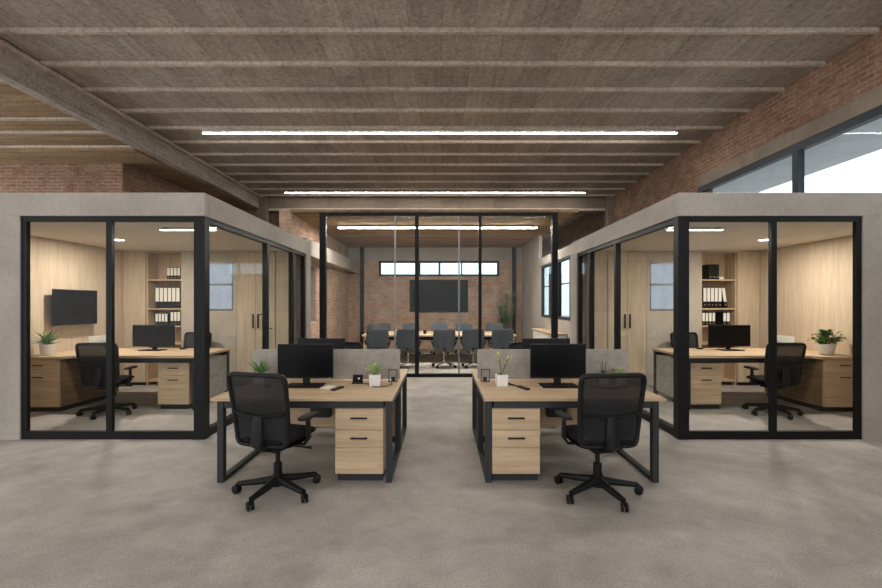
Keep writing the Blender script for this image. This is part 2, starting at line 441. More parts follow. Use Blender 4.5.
# ------------------------------------------------------------------ meeting room
ZR = 3.49
struct(MB().box(-3.2, 2.9, 9.5, 15.6, ZR, ZR + .06).build('ceiling_meeting', 'soffit_boards'))
wl = MB()
wl.box(-3.45, -3.2, 9.56, 11.0, 0, ZR + .06).box(-3.45, -3.2, 11.5, 15.6, 0, ZR + .06).box(-3.45, -3.2, 11.0, 11.5, 0, 1.1).box(-3.45, -3.2, 11.0, 11.5, 2.5, ZR + .06)
struct(wl.build('wall_meeting_left', 'brick_brightened'))
trim(MB().box(-3.45, -3.22, 11.0, 11.02, 1.1, 2.5).box(-3.45, -3.22, 11.48, 11.5, 1.1, 2.5).box(-3.47, -3.45, 11.0, 11.5, 1.1, 2.5).box(-3.45, -3.22, 11.02, 11.48, 1.1, 1.12).box(-3.45, -3.22, 11.02, 11.48, 2.48, 2.5), 'office_concrete')
wb = MB()
WX0, WX1, WZ0, WZ1 = -2.16, 1.99, 2.50, 3.04
wb.box(-3.2, 2.9, 15.5, 15.75, 0, WZ0).box(-3.2, WX0, 15.5, 15.75, WZ0, WZ1).box(WX1, 2.9, 15.5, 15.75, WZ0, WZ1)
struct(wb.build('wall_meeting_back', 'brick_brightened'))
trim(Box(-3.2, 2.9, 15.47, 15.75, WZ1, ZR, .006), 'office_concrete')
m = MB(); fw = .075
m.box(WX0, WX1, 15.5, 15.6, WZ0, WZ0 + fw).box(WX0, WX1, 15.5, 15.6, WZ1 - fw, WZ1)
for x in (WX0 + fw / 2, -.07, WX1 - fw / 2): m.box(x - fw / 2, x + fw / 2, 15.5, 15.6, WZ0, WZ1)
w4 = struct(m.build('window_4', 'graphite'))
for a, b in ((WX0 + fw, -.1), (-.04, WX1 - fw)): Box(a, b, 15.54, 15.56, WZ0 + .05, WZ1 - .05).build('pane', 'window_glass', w4)
# right side of the meeting room: low wall with a window, then a full-height concrete pier
wrm = MB()
YA, YB, YC = 9.3, 9.60, 12.4
wrm.box(2.75, 2.84, YA, YB, 0, 2.82).box(2.75, 2.84, YC, 12.7, 0, 2.82).box(2.75, 2.84, YB, YC, 0, 1.19).box(2.75, 2.84, YB, YC, 2.60, 2.82)
wrm.box(2.75, 2.84, 12.7, 15.5, 0, ZR)
struct(wrm.build('wall_meeting_right', 'office_concrete'))
window_x(5, 2.745, YB, YC, 1.19, 2.60, [10.62], .07, .08)
trim(Box(-3.2, -2.9, 9.7, 15.5, 2.62, 2.98, .01), 'office_concrete')
for x in (-2.72, 2.48): trim(Box(x - .06, x + .06, 15.36, 15.47, 0, ZR), 'black_metal')
strip_light('slim strip light on the meeting room ceiling behind the glass', -2.55, 2.35, 11.1, ZR - .06, 'lamp_meeting', .1, .06)

gp = thing('glass_partition', 'tall black framed glass wall with sliding doors in front of the meeting room', 'glass partition', (0, 9.57, 0))
PX0, PX1 = -2.58, 2.46
def px(x, y=9.57): return (x - 441.5) * y / F
Box(PX0, PX0 + .13, -.06, .06, 0, ZR).build('post', 'black_metal', gp)
Box(PX1 - .12, PX1, -.06, .06, 0, ZR).build('post', 'black_metal', gp)
Box(PX0 + .13, PX1 - .12, -.05, .05, ZR - .07, ZR).build('rail', 'black_metal', gp)
Box(PX0 + .13, PX1 - .12, -.05, .05, 0, .07).build('rail', 'black_metal', gp)
for x, w in ((417, .085), (480, .065)): Box(px(x) - w / 2, px(x) + w / 2, -.04, .04, .07, ZR - .07).build('mullion', 'black_metal', gp)
for x in (395, 459): Box(px(x) - .016, px(x) + .016, -.02, .02, .07, ZR - .07).build('glass_joint', 'alu', gp)
xs = [PX0 + .13, px(395), px(417), px(459), px(480), PX1 - .12]
for a, b in zip(xs, xs[1:]): Box(a + .005, b - .005, -.006, .006, .07, ZR - .07).build('pane', 'glass', gp)

tv = thing('wall_television', 'large black wall television on the meeting room brick wall below the high window', 'television', (-.09, 15.5, 1.28))
Box(-1.0, 1.0, -.08, -.03, 0, 1.1, .008).build('casing', 'black_plastic', tv)
Box(-.985, .985, -.083, -.079, .025, 1.085).build('screen', 'screen', tv)
Box(-.3, .3, -.03, 0, .3, .8).build('wall_mount', 'black_metal', tv)
Box(-.05, .05, -.083, -.079, .006, .018).build('badge', 'alu', tv)

# meeting table
TY0, TY1, TX = 11.75, 13.35, 2.02
mt = thing('meeting_table', 'long pale oak meeting table between two rows of grey chairs', 'table', (-.06, (TY0 + TY1) / 2, 0))
hd = (TY1 - TY0) / 2
Box(-TX, TX, -hd, hd, .70, .745, .006).build('tabletop', 'oak_light', mt)
for s in (-1, 1):
    for q in (-1, 1):
        Box(s * (TX - .03), s * (TX - .10), q * (hd - .05), q * (hd - .12), 0, .70, .004).build('leg', 'oak_z', mt)
Box(-TX + .1, TX - .1, -hd + .08, -hd + .11, .60, .70).build('apron', 'black_metal', mt)
Box(-TX + .1, TX - .1, hd - .11, hd - .08, .60, .70).build('apron', 'black_metal', mt)
sb = thing('sideboard', 'low pale oak topped sideboard under the window right of the glass wall', 'sideboard', (2.6, 11.0, 0))
Box(-.18, .14, -1.2, 1.1, .86, .90, .004).build('worktop', 'oak_y', sb)
Box(-.14, .13, -1.17, 1.07, .06, .86).build('body', 'white_plastic', sb)
Box(-.12, .13, -1.15, 1.05, 0, .06).build('plinth', 'plinth', sb)
for k in range(3): Box(-.152, -.14, -1.15 + k * .74, -.45 + k * .74, .09, .84, .003).build('door', 'white_plastic', sb)

# ------------------------------------------------------------------ chairs
def back_fn(rec, curve, z0, y0):
    def fn(u, v, k):
        y = y0 - math.tan(rec) * (v) + curve * (u * u) * 4 - .10 * max(0, -v - .02) ** 2 * 4
        return Vector((u, y - k, z0 + v))
    return fn
def star_base(t, n, r, z_hub, phase, mat, rad=.02, caster=True):
    for i in range(n):
        a = phase + 2 * PI * i / n
        d = Vector((math.cos(a), math.sin(a), 0))
        pts = [d * .03 + Vector((0, 0, z_hub)), d * (r * .5) + Vector((0, 0, z_hub - .018)), d * r + Vector((0, 0, .078))]
        l = MB().tube(pts, [rad * 1.25, rad * 1.05, rad * .8], 10, False, 1.15).build('base_leg', mat, t, True)
        if caster:
            c = MB(); side = Vector((-d.y, d.x, 0)); cc = d * (r + .012)
            a2 = a + (.9 if i % 2 else -.5); sd = Vector((-math.sin(a2), math.cos(a2), 0))
            for s in (-1, 1):
                p = cc + Vector((0, 0, .034)) + sd * (.016 * s)
                c.tube([p - sd * .010, p - sd * .007, p + sd * .007, p + sd * .010], [.025, .034, .034, .025], 16)
            c.tube([cc + Vector((0, 0, .034)), cc + Vector((0, 0, .082))], .009, 8)
            c.build('caster', 'black_plastic', l, True)
def task_chair(label, loc, rz, phase, group=None, sx=1):
    t = thing('task_chair', label, 'chair', loc, rz, group)
    # mesh back: outer frame, see-through upper mesh, lumbar bar, spine
    W, H, Z0 = .50, .58, .73
    fn = back_fn(R(11), .09, Z0, -.24)
    def outline(q=1.0, e=11.0, n=64):
        out = []
        for i in range(n):
            th = 2 * PI * i / n; c, s = math.cos(th), math.sin(th)
            u = math.copysign(abs(c) ** (2 / e), c) * W / 2 * q; v = math.copysign(abs(s) ** (2 / e), s) * H / 2 * q
            u *= 1 + .06 * (v / (H / 2))
            out.append(fn(u, v, 0))
        return out
    back = MB().tube(outline(.97), .018, 10, True, 1.25).build('back_frame', 'black_plastic', t, True, None, 60)
    MB().pad(W * .95, H * .95, .008, lambda u, v, k: fn(u * (1 + .06 * v / (H / 2)), v, k), 64, 11.0).build('back_mesh', 'chair_mesh', back, True)
    # padded lower half in front of the mesh, and its support behind
    MB().pad(W * .86, .29, .03, lambda u, v, k: fn(u, v - .115, k) + Vector((0, .022, 0)), 40, 5.0).build('lumbar_pad', 'black_fabric', back, True)
    bar = [fn(u, -.035 - .03 * (1 - (u / .22) ** 2) + .02, 0) + Vector((0, -.012, 0)) for u in [(-.225 + .45 * i / 12) for i in range(13)]]
    MB().tube(bar, .012, 8, False, 1.6).build('lumbar_bar', 'black_plastic', back, True)
    sp = [fn(0, -.04, 0) + Vector((0, -.018, 0)), fn(0, -.15, 0) + Vector((0, -.045, 0)), Vector((0, -.265, .46)), Vector((0, -.19, .412)), Vector((0, -.08, .405))]
    MB().tube(sp, [.012, .016, .018, .020, .022], 12, False, 3.0, (0, 1, 0)).build('back_support', 'black_plastic', t, True)
    # seat
    def seat_fn(u, v, k):
        z = .475 + .012 * math.cos(v * 6) - .5 * max(0, v - .14) ** 2 + .10 * abs(u) ** 2
        return Vector((u, v + .02, z + k))
    MB().pad(.50, .49, .075, seat_fn, 44, 4.2).build('seat', 'black_fabric', t, True)
    MB().pad(.44, .42, .03, lambda u, v, k: Vector((u, v + .02, .43 + k)), 36, 5).build('seat_shell', 'black_plastic', t, True)
    mech = MB().box(-.09, .09, -.13, .13, .365, .42, .015).build('mechanism', 'black_metal', t)
    MB().tube([(.08, .02, .39), (.24, .03, .385), (.29, .03, .385)], [.007, .007, .015], 8, False, .6).build('lever', 'black_plastic', mech, True)
    for s in (-1, 1):
        a = MB()
        a.tube([(s * .14, .0, .415), (s * .25, .0, .42), (s * .285, -.0, .47), (s * .285, -.005, .58), (s * .285, -.005, .632)], [.019, .022, .030, .030, .028], 12, False, .5, (0, 1, 0)).build('armrest', 'black_plastic', t, True)
        MB().pad(.085, .27, .036, lambda u, v, k: Vector((s * .28 + u, v + .02, .645 + k - .25 * min(0, v + .02) ** 2)), 30, 3.6).build('arm_pad', 'black_plastic', t, True)
    gc = MB().tube([(0, 0, .10), (0, 0, .25)], .033, 16)
    gc.tube([(0, 0, .24), (0, 0, .38)], .019, 14)
    gc.build('gas_column', 'black_metal', t, True)
    MB().lathe([(.03, .055), (.052, .065), (.052, .125), (.03, .135)]).build('hub', 'black_plastic', t, True)
    star_base(t, 5, .322, .112, phase, 'black_plastic', .026)
    return t
GT = 'black mesh task chairs'
GT = 'black mesh task chairs'
ch = task_chair('black mesh task chair pulled out at the front of the left bench desk', (-1.345, 3.70, 0), R(-16), R(38 + 16), GT)
task_chair('black mesh task chair pulled out at the front of the right bench desk', (1.275, 3.68, 0), R(6), R(-8), GT)
dup(ch, 'black task chair tucked under the far side of the left bench behind the divider', (-1.36, 5.92, 0), R(176), GT)
dup(ch, 'black task chair tucked under the far side of the right bench behind the divider', (1.20, 5.92, 0), R(184), GT)
dup(ch, 'black mesh task chair inside the left glass office, pulled up to its oak desk', (-4.70, 6.36, 0), R(6), GT)
dup(ch, 'black mesh task chair inside the right glass office, pulled up to its oak desk', (4.67, 6.36, 0), R(0), GT)
dup(ch, 'black chair behind the desk of the left glass office, facing out from the back wall', (-4.55, 8.10, .0), R(174), GT)
dup(ch, 'black chair behind the desk of the right glass office, facing out from the back wall', (4.53, 8.10, .0), R(186), GT)

def meeting_chair(label, loc, rz):
    t = thing('meeting_chair', label, 'chair', loc, rz, 'grey chairs at the meeting table')
    fn = back_fn(R(14), .20, .70, -.20)
    MB().pad(.54, .50, .04, fn, 44, 6.5).build('backrest', 'grey_fabric', t, True)
    MB().pad(.54, .46, .06, lambda u, v, k: Vector((u, v + .02, .455 + k - .4 * max(0, v - .12) ** 2)), 36, 4).build('seat', 'grey_fabric', t, True)
    for s in (-1, 1):
        MB().tube([(s * .26, -.19, .56), (s * .30, -.14, .64), (s * .305, .05, .655), (s * .30, .15, .63), (s * .26, .16, .50), (s * .18, .10, .43)], .014, 8, False, 1.5).build('armrest', 'black_plastic', t, True)
    MB().tube([(0, -.18, .50), (0, -.2, .44), (0, -.1, .415), (0, .08, .415)], .018, 8, False, 2).build('back_support', 'black_metal', t, True)
    MB().tube([(0, 0, .09), (0, 0, .42)], .024, 14).build('column', 'chrome', t, True)
    star_base(t, 4, .30, .115, R(45 + 12), 'chrome', .014)
    return t
names = ['leftmost', 'second from left', 'middle', 'fourth from left', 'rightmost']
mc = None
for k, (X, rz) in enumerate(zip((-1.56, -.82, .06, .78, 1.47), (4, -3, 2, -4, 3))):
    lb = 'grey meeting chair on the near side of the table, ' + names[k] + ' of five'
    if mc is None: mc = meeting_chair(lb, (X, 11.05, 0), R(rz))
    else: dup(mc, lb, (X, 11.05, 0), R(rz))
for k, (X, rz) in enumerate(zip((-1.88, -.95, -.06, .72, 1.66), (176, 183, 179, 184, 177))):
    dup(mc, 'grey meeting chair on the far side of the table, ' + names[k] + ' of five', (X, 14.0, 0), R(rz))

# ------------------------------------------------------------------ drawers and pedestals
def drawer(parent, x0, x1, y, z0, z1, hz=None, mat='oak_x', hw=.145, sub=True):
    d = Box(x0, x1, y - .018, y, z0, z1, .002).build('drawer', mat, parent)
    if hz:
        cx = (x0 + x1) / 2
        h = MB().box(cx - hw / 2, cx + hw / 2, y - .045, y - .033, hz - .007, hz + .007, .002)
        for s in (-1, 1): h.box(cx + s * (hw / 2 - .015) - .006, cx + s * (hw / 2 - .015) + .006, y - .035, y - .017, hz - .005, hz + .005)
        h.build('handle', 'handle_black', d)
    return d
def pedestal(label, loc, w=.42, d=.56, h=.643, rz=0, group='oak drawer pedestals'):
    t = thing('drawer_pedestal', label, 'drawer unit', loc, rz, group)
    Box(-w / 2 + .012, w / 2 - .012, .03, d - .02, 0, .07).build('plinth', 'plinth', t)
    Box(-w / 2, w / 2, 0, d, .07, h, .002).build('body', 'oak_z', t)
    z1 = h - .006; z2 = h - .19; z3 = .30
    drawer(t, -w / 2 + .002, w / 2 - .002, 0, z2 + .004, z1, z1 - .075)
    drawer(t, -w / 2 + .002, w / 2 - .002, 0, z3 + .002, z2, z2 - .065)
    drawer(t, -w / 2 + .002, w / 2 - .002, 0, .075, z3 - .001, None)
    return t

# ------------------------------------------------------------------ bench desks
def bench_desk(label, x0, x1, y0, y1, flip, modesty, aisle):
    cx = (x0 + x1) / 2
    t = thing('bench_desk', label, 'desk', (cx, (y0 + y1) / 2, 0), PI if flip else 0, 'oak bench desks')
    hw, hd = (x1 - x0) / 2, (y1 - y0) / 2
    Box(-hw, hw, -hd, hd, .708, .735, .003).build('desktop', 'oak_x', t)
    for s in (-1, 1):
        ins = .012 if s == aisle else .055
        f = MB(); a = s * (hw - ins); b = s * (hw - ins - .052)
        f.box(a, b, -hd + .01, -hd + .07, 0, .708).box(a, b, hd - .075, hd - .015, 0, .708)
        f.box(a, b, -hd + .07, hd - .075, 0, .035).box(a, b, -hd + .07, hd - .075, .648, .708)
        f.build('leg_frame', 'graphite', t)
    Box(-hw + .085, hw - .085, -hd + .02, -hd + .06, .645, .708).build('crossbar', 'graphite', t)
    Box(-hw + .085, hw - .085, hd - .065, hd - .025, .645, .708).build('crossbar', 'graphite', t)
    if modesty:
        Box(-hw + .09, hw - .09, hd - .105, hd - .085, .28, .645, .002).build('modesty_panel', 'oak_x', t)
        q = -aisle * .02
        Box(q - .10, q + .10, hd - .20, hd - .106, .40, .645, .004).build('dark_recess_box', 'graphite', t)  # dark box stands in for the shaded recess under the desktop
    return t
YF, YM, YK = 3.89, 4.77, 5.62
LB, RB = (-2.0, -.42), (.37, 1.94)
for nm, (x0, x1), s in (('left', LB, 1), ('right', RB, -1)):
    bench_desk('oak bench desk with dark metal frame, front half of the ' + nm + ' bench', x0, x1, YF, YM - .012, False, True, s)
    bench_desk('oak bench desk with dark metal frame, far half of the ' + nm + ' bench behind the divider', x0, x1, YM + .012, YK, True, False, -s)
    xa = -.715 if s == 1 else .647
    p = pedestal('oak drawer pedestal under the front ' + nm + ' bench desk beside the centre aisle', (xa, YF + .035, 0), .42)
    xb = x0 + .30 if s == -1 else x1 - .30
    dup(p, 'oak drawer pedestal under the far desk of the ' + nm + ' bench, turned away from us', (xa, YK - .035, 0), PI)
    # felt divider along the middle of the bench
    dv = thing('desk_divider', 'grey felt desk divider along the middle of the ' + nm + ' bench', 'desk divider', ((x0 + x1) / 2, YM, .735), 0, 'felt desk dividers')
    hw = (x1 - x0) / 2
    Box(-hw + (0 if s == 1 else .01), hw + (-.02 if s == 1 else .03), -.011, .011, .02, .335, .004).build('felt_panel', 'felt', dv)
    for q in (-1, 1):
        cx = q * (hw - .09)
        c = MB(); e = .042
        for xx in (-e, e): c.box(cx + xx - .0035, cx + xx + .0035, -.06, -.053, .004, .13).box(cx + xx - .0035, cx + xx + .0035, -.06, -.01, .123, .13).box(cx + xx - .0035, cx + xx + .0035, -.06, .05, 0, .007)
        c.box(cx - e, cx + e, -.06, -.053, .123, .13).box(cx - e, cx + e, -.06, -.053, 0, .007)
        c.box(cx - .02, cx + .02, -.018, .018, 0, .045, .002)
        c.build('clamp', 'graphite', dv)

# ------------------------------------------------------------------ monitors
def monitor(label, loc, rz, w=.555, h=.34, base=(.36, .24), lift=.075, group='black desk monitors'):
    t = thing('monitor', label, 'monitor', loc, rz, group)
    Box(-w / 2, w / 2, -.012, .018, lift, lift + h, .006).build('casing', 'black_plastic', t)
    Box(-w / 2 + .007, w / 2 - .007, -.0135, -.0115, lift + .014, lift + h - .007).build('screen', 'screen', t)
    Box(w / 2 - .045, w / 2 - .02, -.0137, -.0117, lift + .003, lift + .010).build('power_light', 'alu', t)
    s = MB().box(-.035, .035, .018, .045, .012, lift + .14, .006).box(-.06, .06, .012, .03, lift + .09, lift + .21, .006)
    s.build('stand', 'black_plastic', t)
    MB().box(-base[0] / 2, base[0] / 2, -base[1] + .09, .09, 0, .012, .005).build('base', 'black_plastic', t)
    return t
mo = monitor('black monitor on the front desk of the left bench, its dark screen towards us', (-1.36, 4.50, .735), 0)
dup(mo, 'black monitor on the front desk of the right bench, its dark screen towards us', (1.165, 4.50, .735), 0)
dup(mo, 'black monitor on far left bench desk, its edge just above the divider', (-1.40, 5.25, .735), PI)
dup(mo, 'black monitor on far right bench desk, its edge just above the divider', (1.22, 5.25, .735), PI)

# ------------------------------------------------------------------ potted plants
def planter(name, label, loc, kind, pot, leafmat, scale=1.0, rz=0, seed=1, group=None):
    random.seed(seed)
    t = thing(name, label, 'plant', loc, rz, group)
    if pot[0] == 'square':
        w, h = pot[1], pot[2]
        b = MB(); pts = lambda q: [(-q, -q), (q, -q), (q, q), (-q, q)]
        bb = bmesh.new(); lo = w * .44; hi = w * .5; tk = .007
        rings = []
        for q, z in ((lo, 0), (hi, h), (hi - tk, h), (hi - tk * 1.5, h * .82)):
            rings.append([bb.verts.new((x, y, z)) for x, y in pts(q)])
        bb.faces.new(rings[0][::-1]); bb.faces.new(rings[-1])
        for A, B_ in zip(rings, rings[1:]):
            for k in range(4): bb.faces.new((A[k], A[(k + 1) % 4], B_[(k + 1) % 4], B_[k]))
        bmesh.ops.recalc_face_normals(bb, faces=bb.faces)
        b._merge(bb); b.build('pot', 'white_ceramic', t)
        Box(-hi + .012, hi - .012, -hi + .012, hi - .012, h * .80, h * .88, .003).build('soil', 'soil', t)
        top = h * .88
    else:
        r, h = pot[1], pot[2]
        MB().lathe([(r * .72, 0), (r * .76, .004), (r, h), (r * .93, h), (r * .88, h * .85)], n=28).build('pot', 'white_ceramic', t, True)
        MB().lathe([(r * .86, h * .80), (r * .86, h * .87), (.01, h * .89)], n=24).build('soil', 'soil', t)
        top = h * .88
    f = MB()
    if kind == 'spiky':
        for i in range(34):
            f.leaf((random.uniform(-.012, .012) * scale, random.uniform(-.012, .012) * scale, top - .004), i * 2.4 + random.uniform(-.3, .3), random.uniform(.05, .95), random.uniform(.11, .17) * scale, random.uniform(.012, .018) * scale, random.uniform(.3, 1.0), .2)
    elif kind == 'palm':
        for i in range(46):
            f.leaf((random.uniform(-.02, .02), random.uniform(-.02, .02), top - .004), i * 2.4, random.uniform(.15, 1.1), random.uniform(.17, .27) * scale, random.uniform(.018, .028) * scale, random.uniform(.5, 1.1), .2)
    elif kind == 'bushy':
        st = MB()
        for i in range(34):
            az = i * 2.4; le = random.uniform(.1, 1.15); L = random.uniform(.12, .27) * scale
            d = Vector((math.cos(az) * math.sin(le), math.sin(az) * math.sin(le), math.cos(le)))
            p0 = Vector((0, 0, top - .01)); p1 = p0 + d * L * .6 + Vector((0, 0, .02)); p2 = p0 + d * L
            st.tube([p0, p1, p2], [.004, .003, .002], 5)
            for k in range(8):
                q = p0.lerp(p2, random.uniform(.45, 1.05))
                f.leaf(q, az + random.uniform(-1.3, 1.3), random.uniform(.5, 1.7), random.uniform(.055, .085) * scale, random.uniform(.034, .05) * scale, random.uniform(.3, 1.1), .12, 4)
        st.build('stems', 'stem', t, True)
    elif kind == 'twig':
        st = MB(); fl = MB()
        for i in range(4):
            az = i * 1.7 + .4; L = random.uniform(.13, .19) * scale; le = random.uniform(.15, .5)
            d = Vector((math.cos(az) * math.sin(le), math.sin(az) * math.sin(le), math.cos(le)))
            p0 = Vector((0, 0, top - .005)); p2 = p0 + d * L
            st.tube([p0, p0 + d * L * .5 + Vector((0, 0, .01)), p2], [.0035, .003, .002], 6)
            for k in range(4): fl.leaf(p2 - d * .02 * k, az + random.uniform(-1.5, 1.5), random.uniform(.4, 1.3), .038 * scale, .022 * scale, .5, .15, 4)
        for i in range(10): f.leaf((0, 0, top - .004), i * 2.4, random.uniform(.5, 1.1), .075 * scale, .016 * scale, .6, .2)
        st.build('stems', 'stem', t, True); fl.build('tip_leaves', 'leaf_yellow', t, True)
    elif kind == 'twiggy':
        st = MB()
        for i in range(5):
            az = i * 1.3; L = random.uniform(.12, .17) * scale; le = random.uniform(.1, .4)
            d = Vector((math.cos(az) * math.sin(le), math.sin(az) * math.sin(le), math.cos(le)))
            p0 = Vector((0, 0, top - .005)); p2 = p0 + d * L
            st.tube([p0, p0 + d * L * .5, p2], [.0045, .004, .002], 6)
        st.build('stems', 'stem', t, True)
        for i in range(12): f.leaf((0, 0, top - .004), i * 2.4, random.uniform(.2, .9), .07 * scale, .014 * scale, .5, .2)
    elif kind == 'succulent':
        for i in range(30): f.leaf((0, 0, top - .004), i * 2.4, .2 + i * .04, random.uniform(.06, .085) * scale, .026 * scale, -.3, .25, 5)
    elif kind == 'tall':
        st = MB()
        for i in range(11):
            az = i * 2.4; L = random.uniform(.9, 1.6) * scale; le = random.uniform(.04, .26)
            d = Vector((math.cos(az) * math.sin(le), math.sin(az) * math.sin(le), math.cos(le)))
            p0 = Vector((0, 0, top - .02)); p2 = p0 + d * L
            st.tube([p0, p0 + d * L * .5, p2], [.010, .008, .004], 6)
            for k in range(26):
                q = p0.lerp(p2, random.uniform(.3, 1.02))
                f.leaf(q, az + random.uniform(-2.2, 2.2), random.uniform(.4, 1.3), random.uniform(.16, .28) * scale, random.uniform(.022, .034) * scale, random.uniform(.5, 1.2), .15, 5)
        st.build('stems', 'stem', t, True)
    f.build('foliage', leafmat, t, True)
    return t
DZ = .735
planter('potted_plant', 'pale green spiky plant in white square pot beside the phone dock, left bench', (-.665, 4.50, DZ), 'spiky', ('square', .115, .115), 'leaf_pale', 1.15, .1, 3)
planter('potted_plant', 'white square pot with thin yellow tipped stems on the right bench near the aisle', (.60, 4.50, DZ), 'twig', ('square', .115, .115), 'leaf_pale', 1.15, .05, 5)
planter('potted_plant', 'fresh green grassy plant behind the pulled out chair at the left bench', (-1.86, 4.62, DZ), 'spiky', ('square', .12, .11), 'leaf', 1.1, 0, 8)
planter('potted_plant', 'white pot with bare dark twigs behind the chair at the right bench', (1.66, 4.62, DZ), 'twiggy', ('square', .10, .09), 'leaf_dark', 1.1, 0, 9)
planter('potted_plant', 'low green succulent beside the bare twigs on the right bench', (1.82, 4.60, DZ), 'succulent', ('square', .10, .09), 'leaf_pale', 1.1, 0, 11)

# small things on the benches
def phone_dock(label, loc, rz):
    t = thing('phone_dock', label, 'phone dock', loc, rz)
    MB().box(-.055, .055, -.04, .045, 0, .014, .004).build('base', 'black_plastic', t)
    Box(-.052, .052, -.004, .006, 0, .085, .004, Matrix.Translation((0, -.012, .010)) @ Matrix.Rotation(R(-25), 4, 'X')).build('phone', 'screen', t)
    MB().lathe([(.009, 0), (.009, .003)], (0, 0, 0), 16, Matrix.Translation((.012, .0, .05)) @ Matrix.Rotation(R(65), 4, 'X')).build('button', 'white_plastic', t)
    return t
phone_dock('small black phone dock with a white dot against the divider of the left bench', (-.86, 4.62, DZ), 0)
c = MB().tube([(-.79, 4.585, DZ + .005), (-.74, 4.56, DZ + .004), (-.66, 4.40, DZ + .004), (-.55, 4.42, DZ + .004), (-.50, 4.55, DZ + .004), (-.52, 4.68, DZ + .004)], .0035, 6)
tag(c.build('charging_cable', 'black_plastic', None, True), 'thin black cable curling past the white pot on the left bench', 'cable')
tag(Box(-.024, .024, -.085, .085, 0, .016, .005).build('remote_control', 'black_plastic', None, False, (-.995, 4.30, DZ)), 'black remote control lying on the left bench desk right of the monitor base', 'remote control').rotation_euler = (0, 0, R(-18))
nt_ = tag(Box(-.05, .05, -.07, .07, 0, .008, .001).build('notepad', 'paper', None, False, (-1.10, 4.38, DZ)), 'small cream notepad between monitor base and remote on the left bench', 'notepad'); nt_.rotation_euler = (0, 0, R(-12))
tag(Box(-.024, .024, -.09, .09, 0, .016, .005).build('remote_control', 'black_plastic', None, False, (.79, 4.34, DZ)), 'black remote control lying on the right bench desk left of the monitor base', 'remote control').rotation_euler = (0, 0, R(20))
tag(MB().tube([(.64, 4.64, DZ + .008), (.70, 4.52, DZ + .009), (.745, 4.44, DZ + .008)], [.004, .008, .004], 8).build('pen', 'black_plastic', None, True), 'black pen lying between the white pot and the remote on the right bench', 'pen')
ms = MB().pad(.065, .11, .036, lambda u, v, k: Vector((u, v, .018 + max(k, -.017))), 24, 2.6)
ms = tag(ms.build('computer_mouse', 'black_plastic', None, True, (-1.70, 4.40, DZ)), 'black computer mouse on the left bench, seen through the chair back', 'mouse')
hs = MB().tube([(1.46, 4.40, DZ + .012), (1.52, 4.32, DZ + .012), (1.62, 4.29, DZ + .012), (1.74, 4.31, DZ + .012), (1.82, 4.40, DZ + .012)], .009, 8, False, .8)
hs.tube([(1.445, 4.41, DZ + .014), (1.475, 4.37, DZ + .014)], .013, 12); hs.tube([(1.835, 4.42, DZ + .014), (1.805, 4.385, DZ + .014)], .011, 12)
tag(hs.build('headset', 'black_plastic', None, True), 'black headset lying on the right bench, seen through the chair back', 'headset')

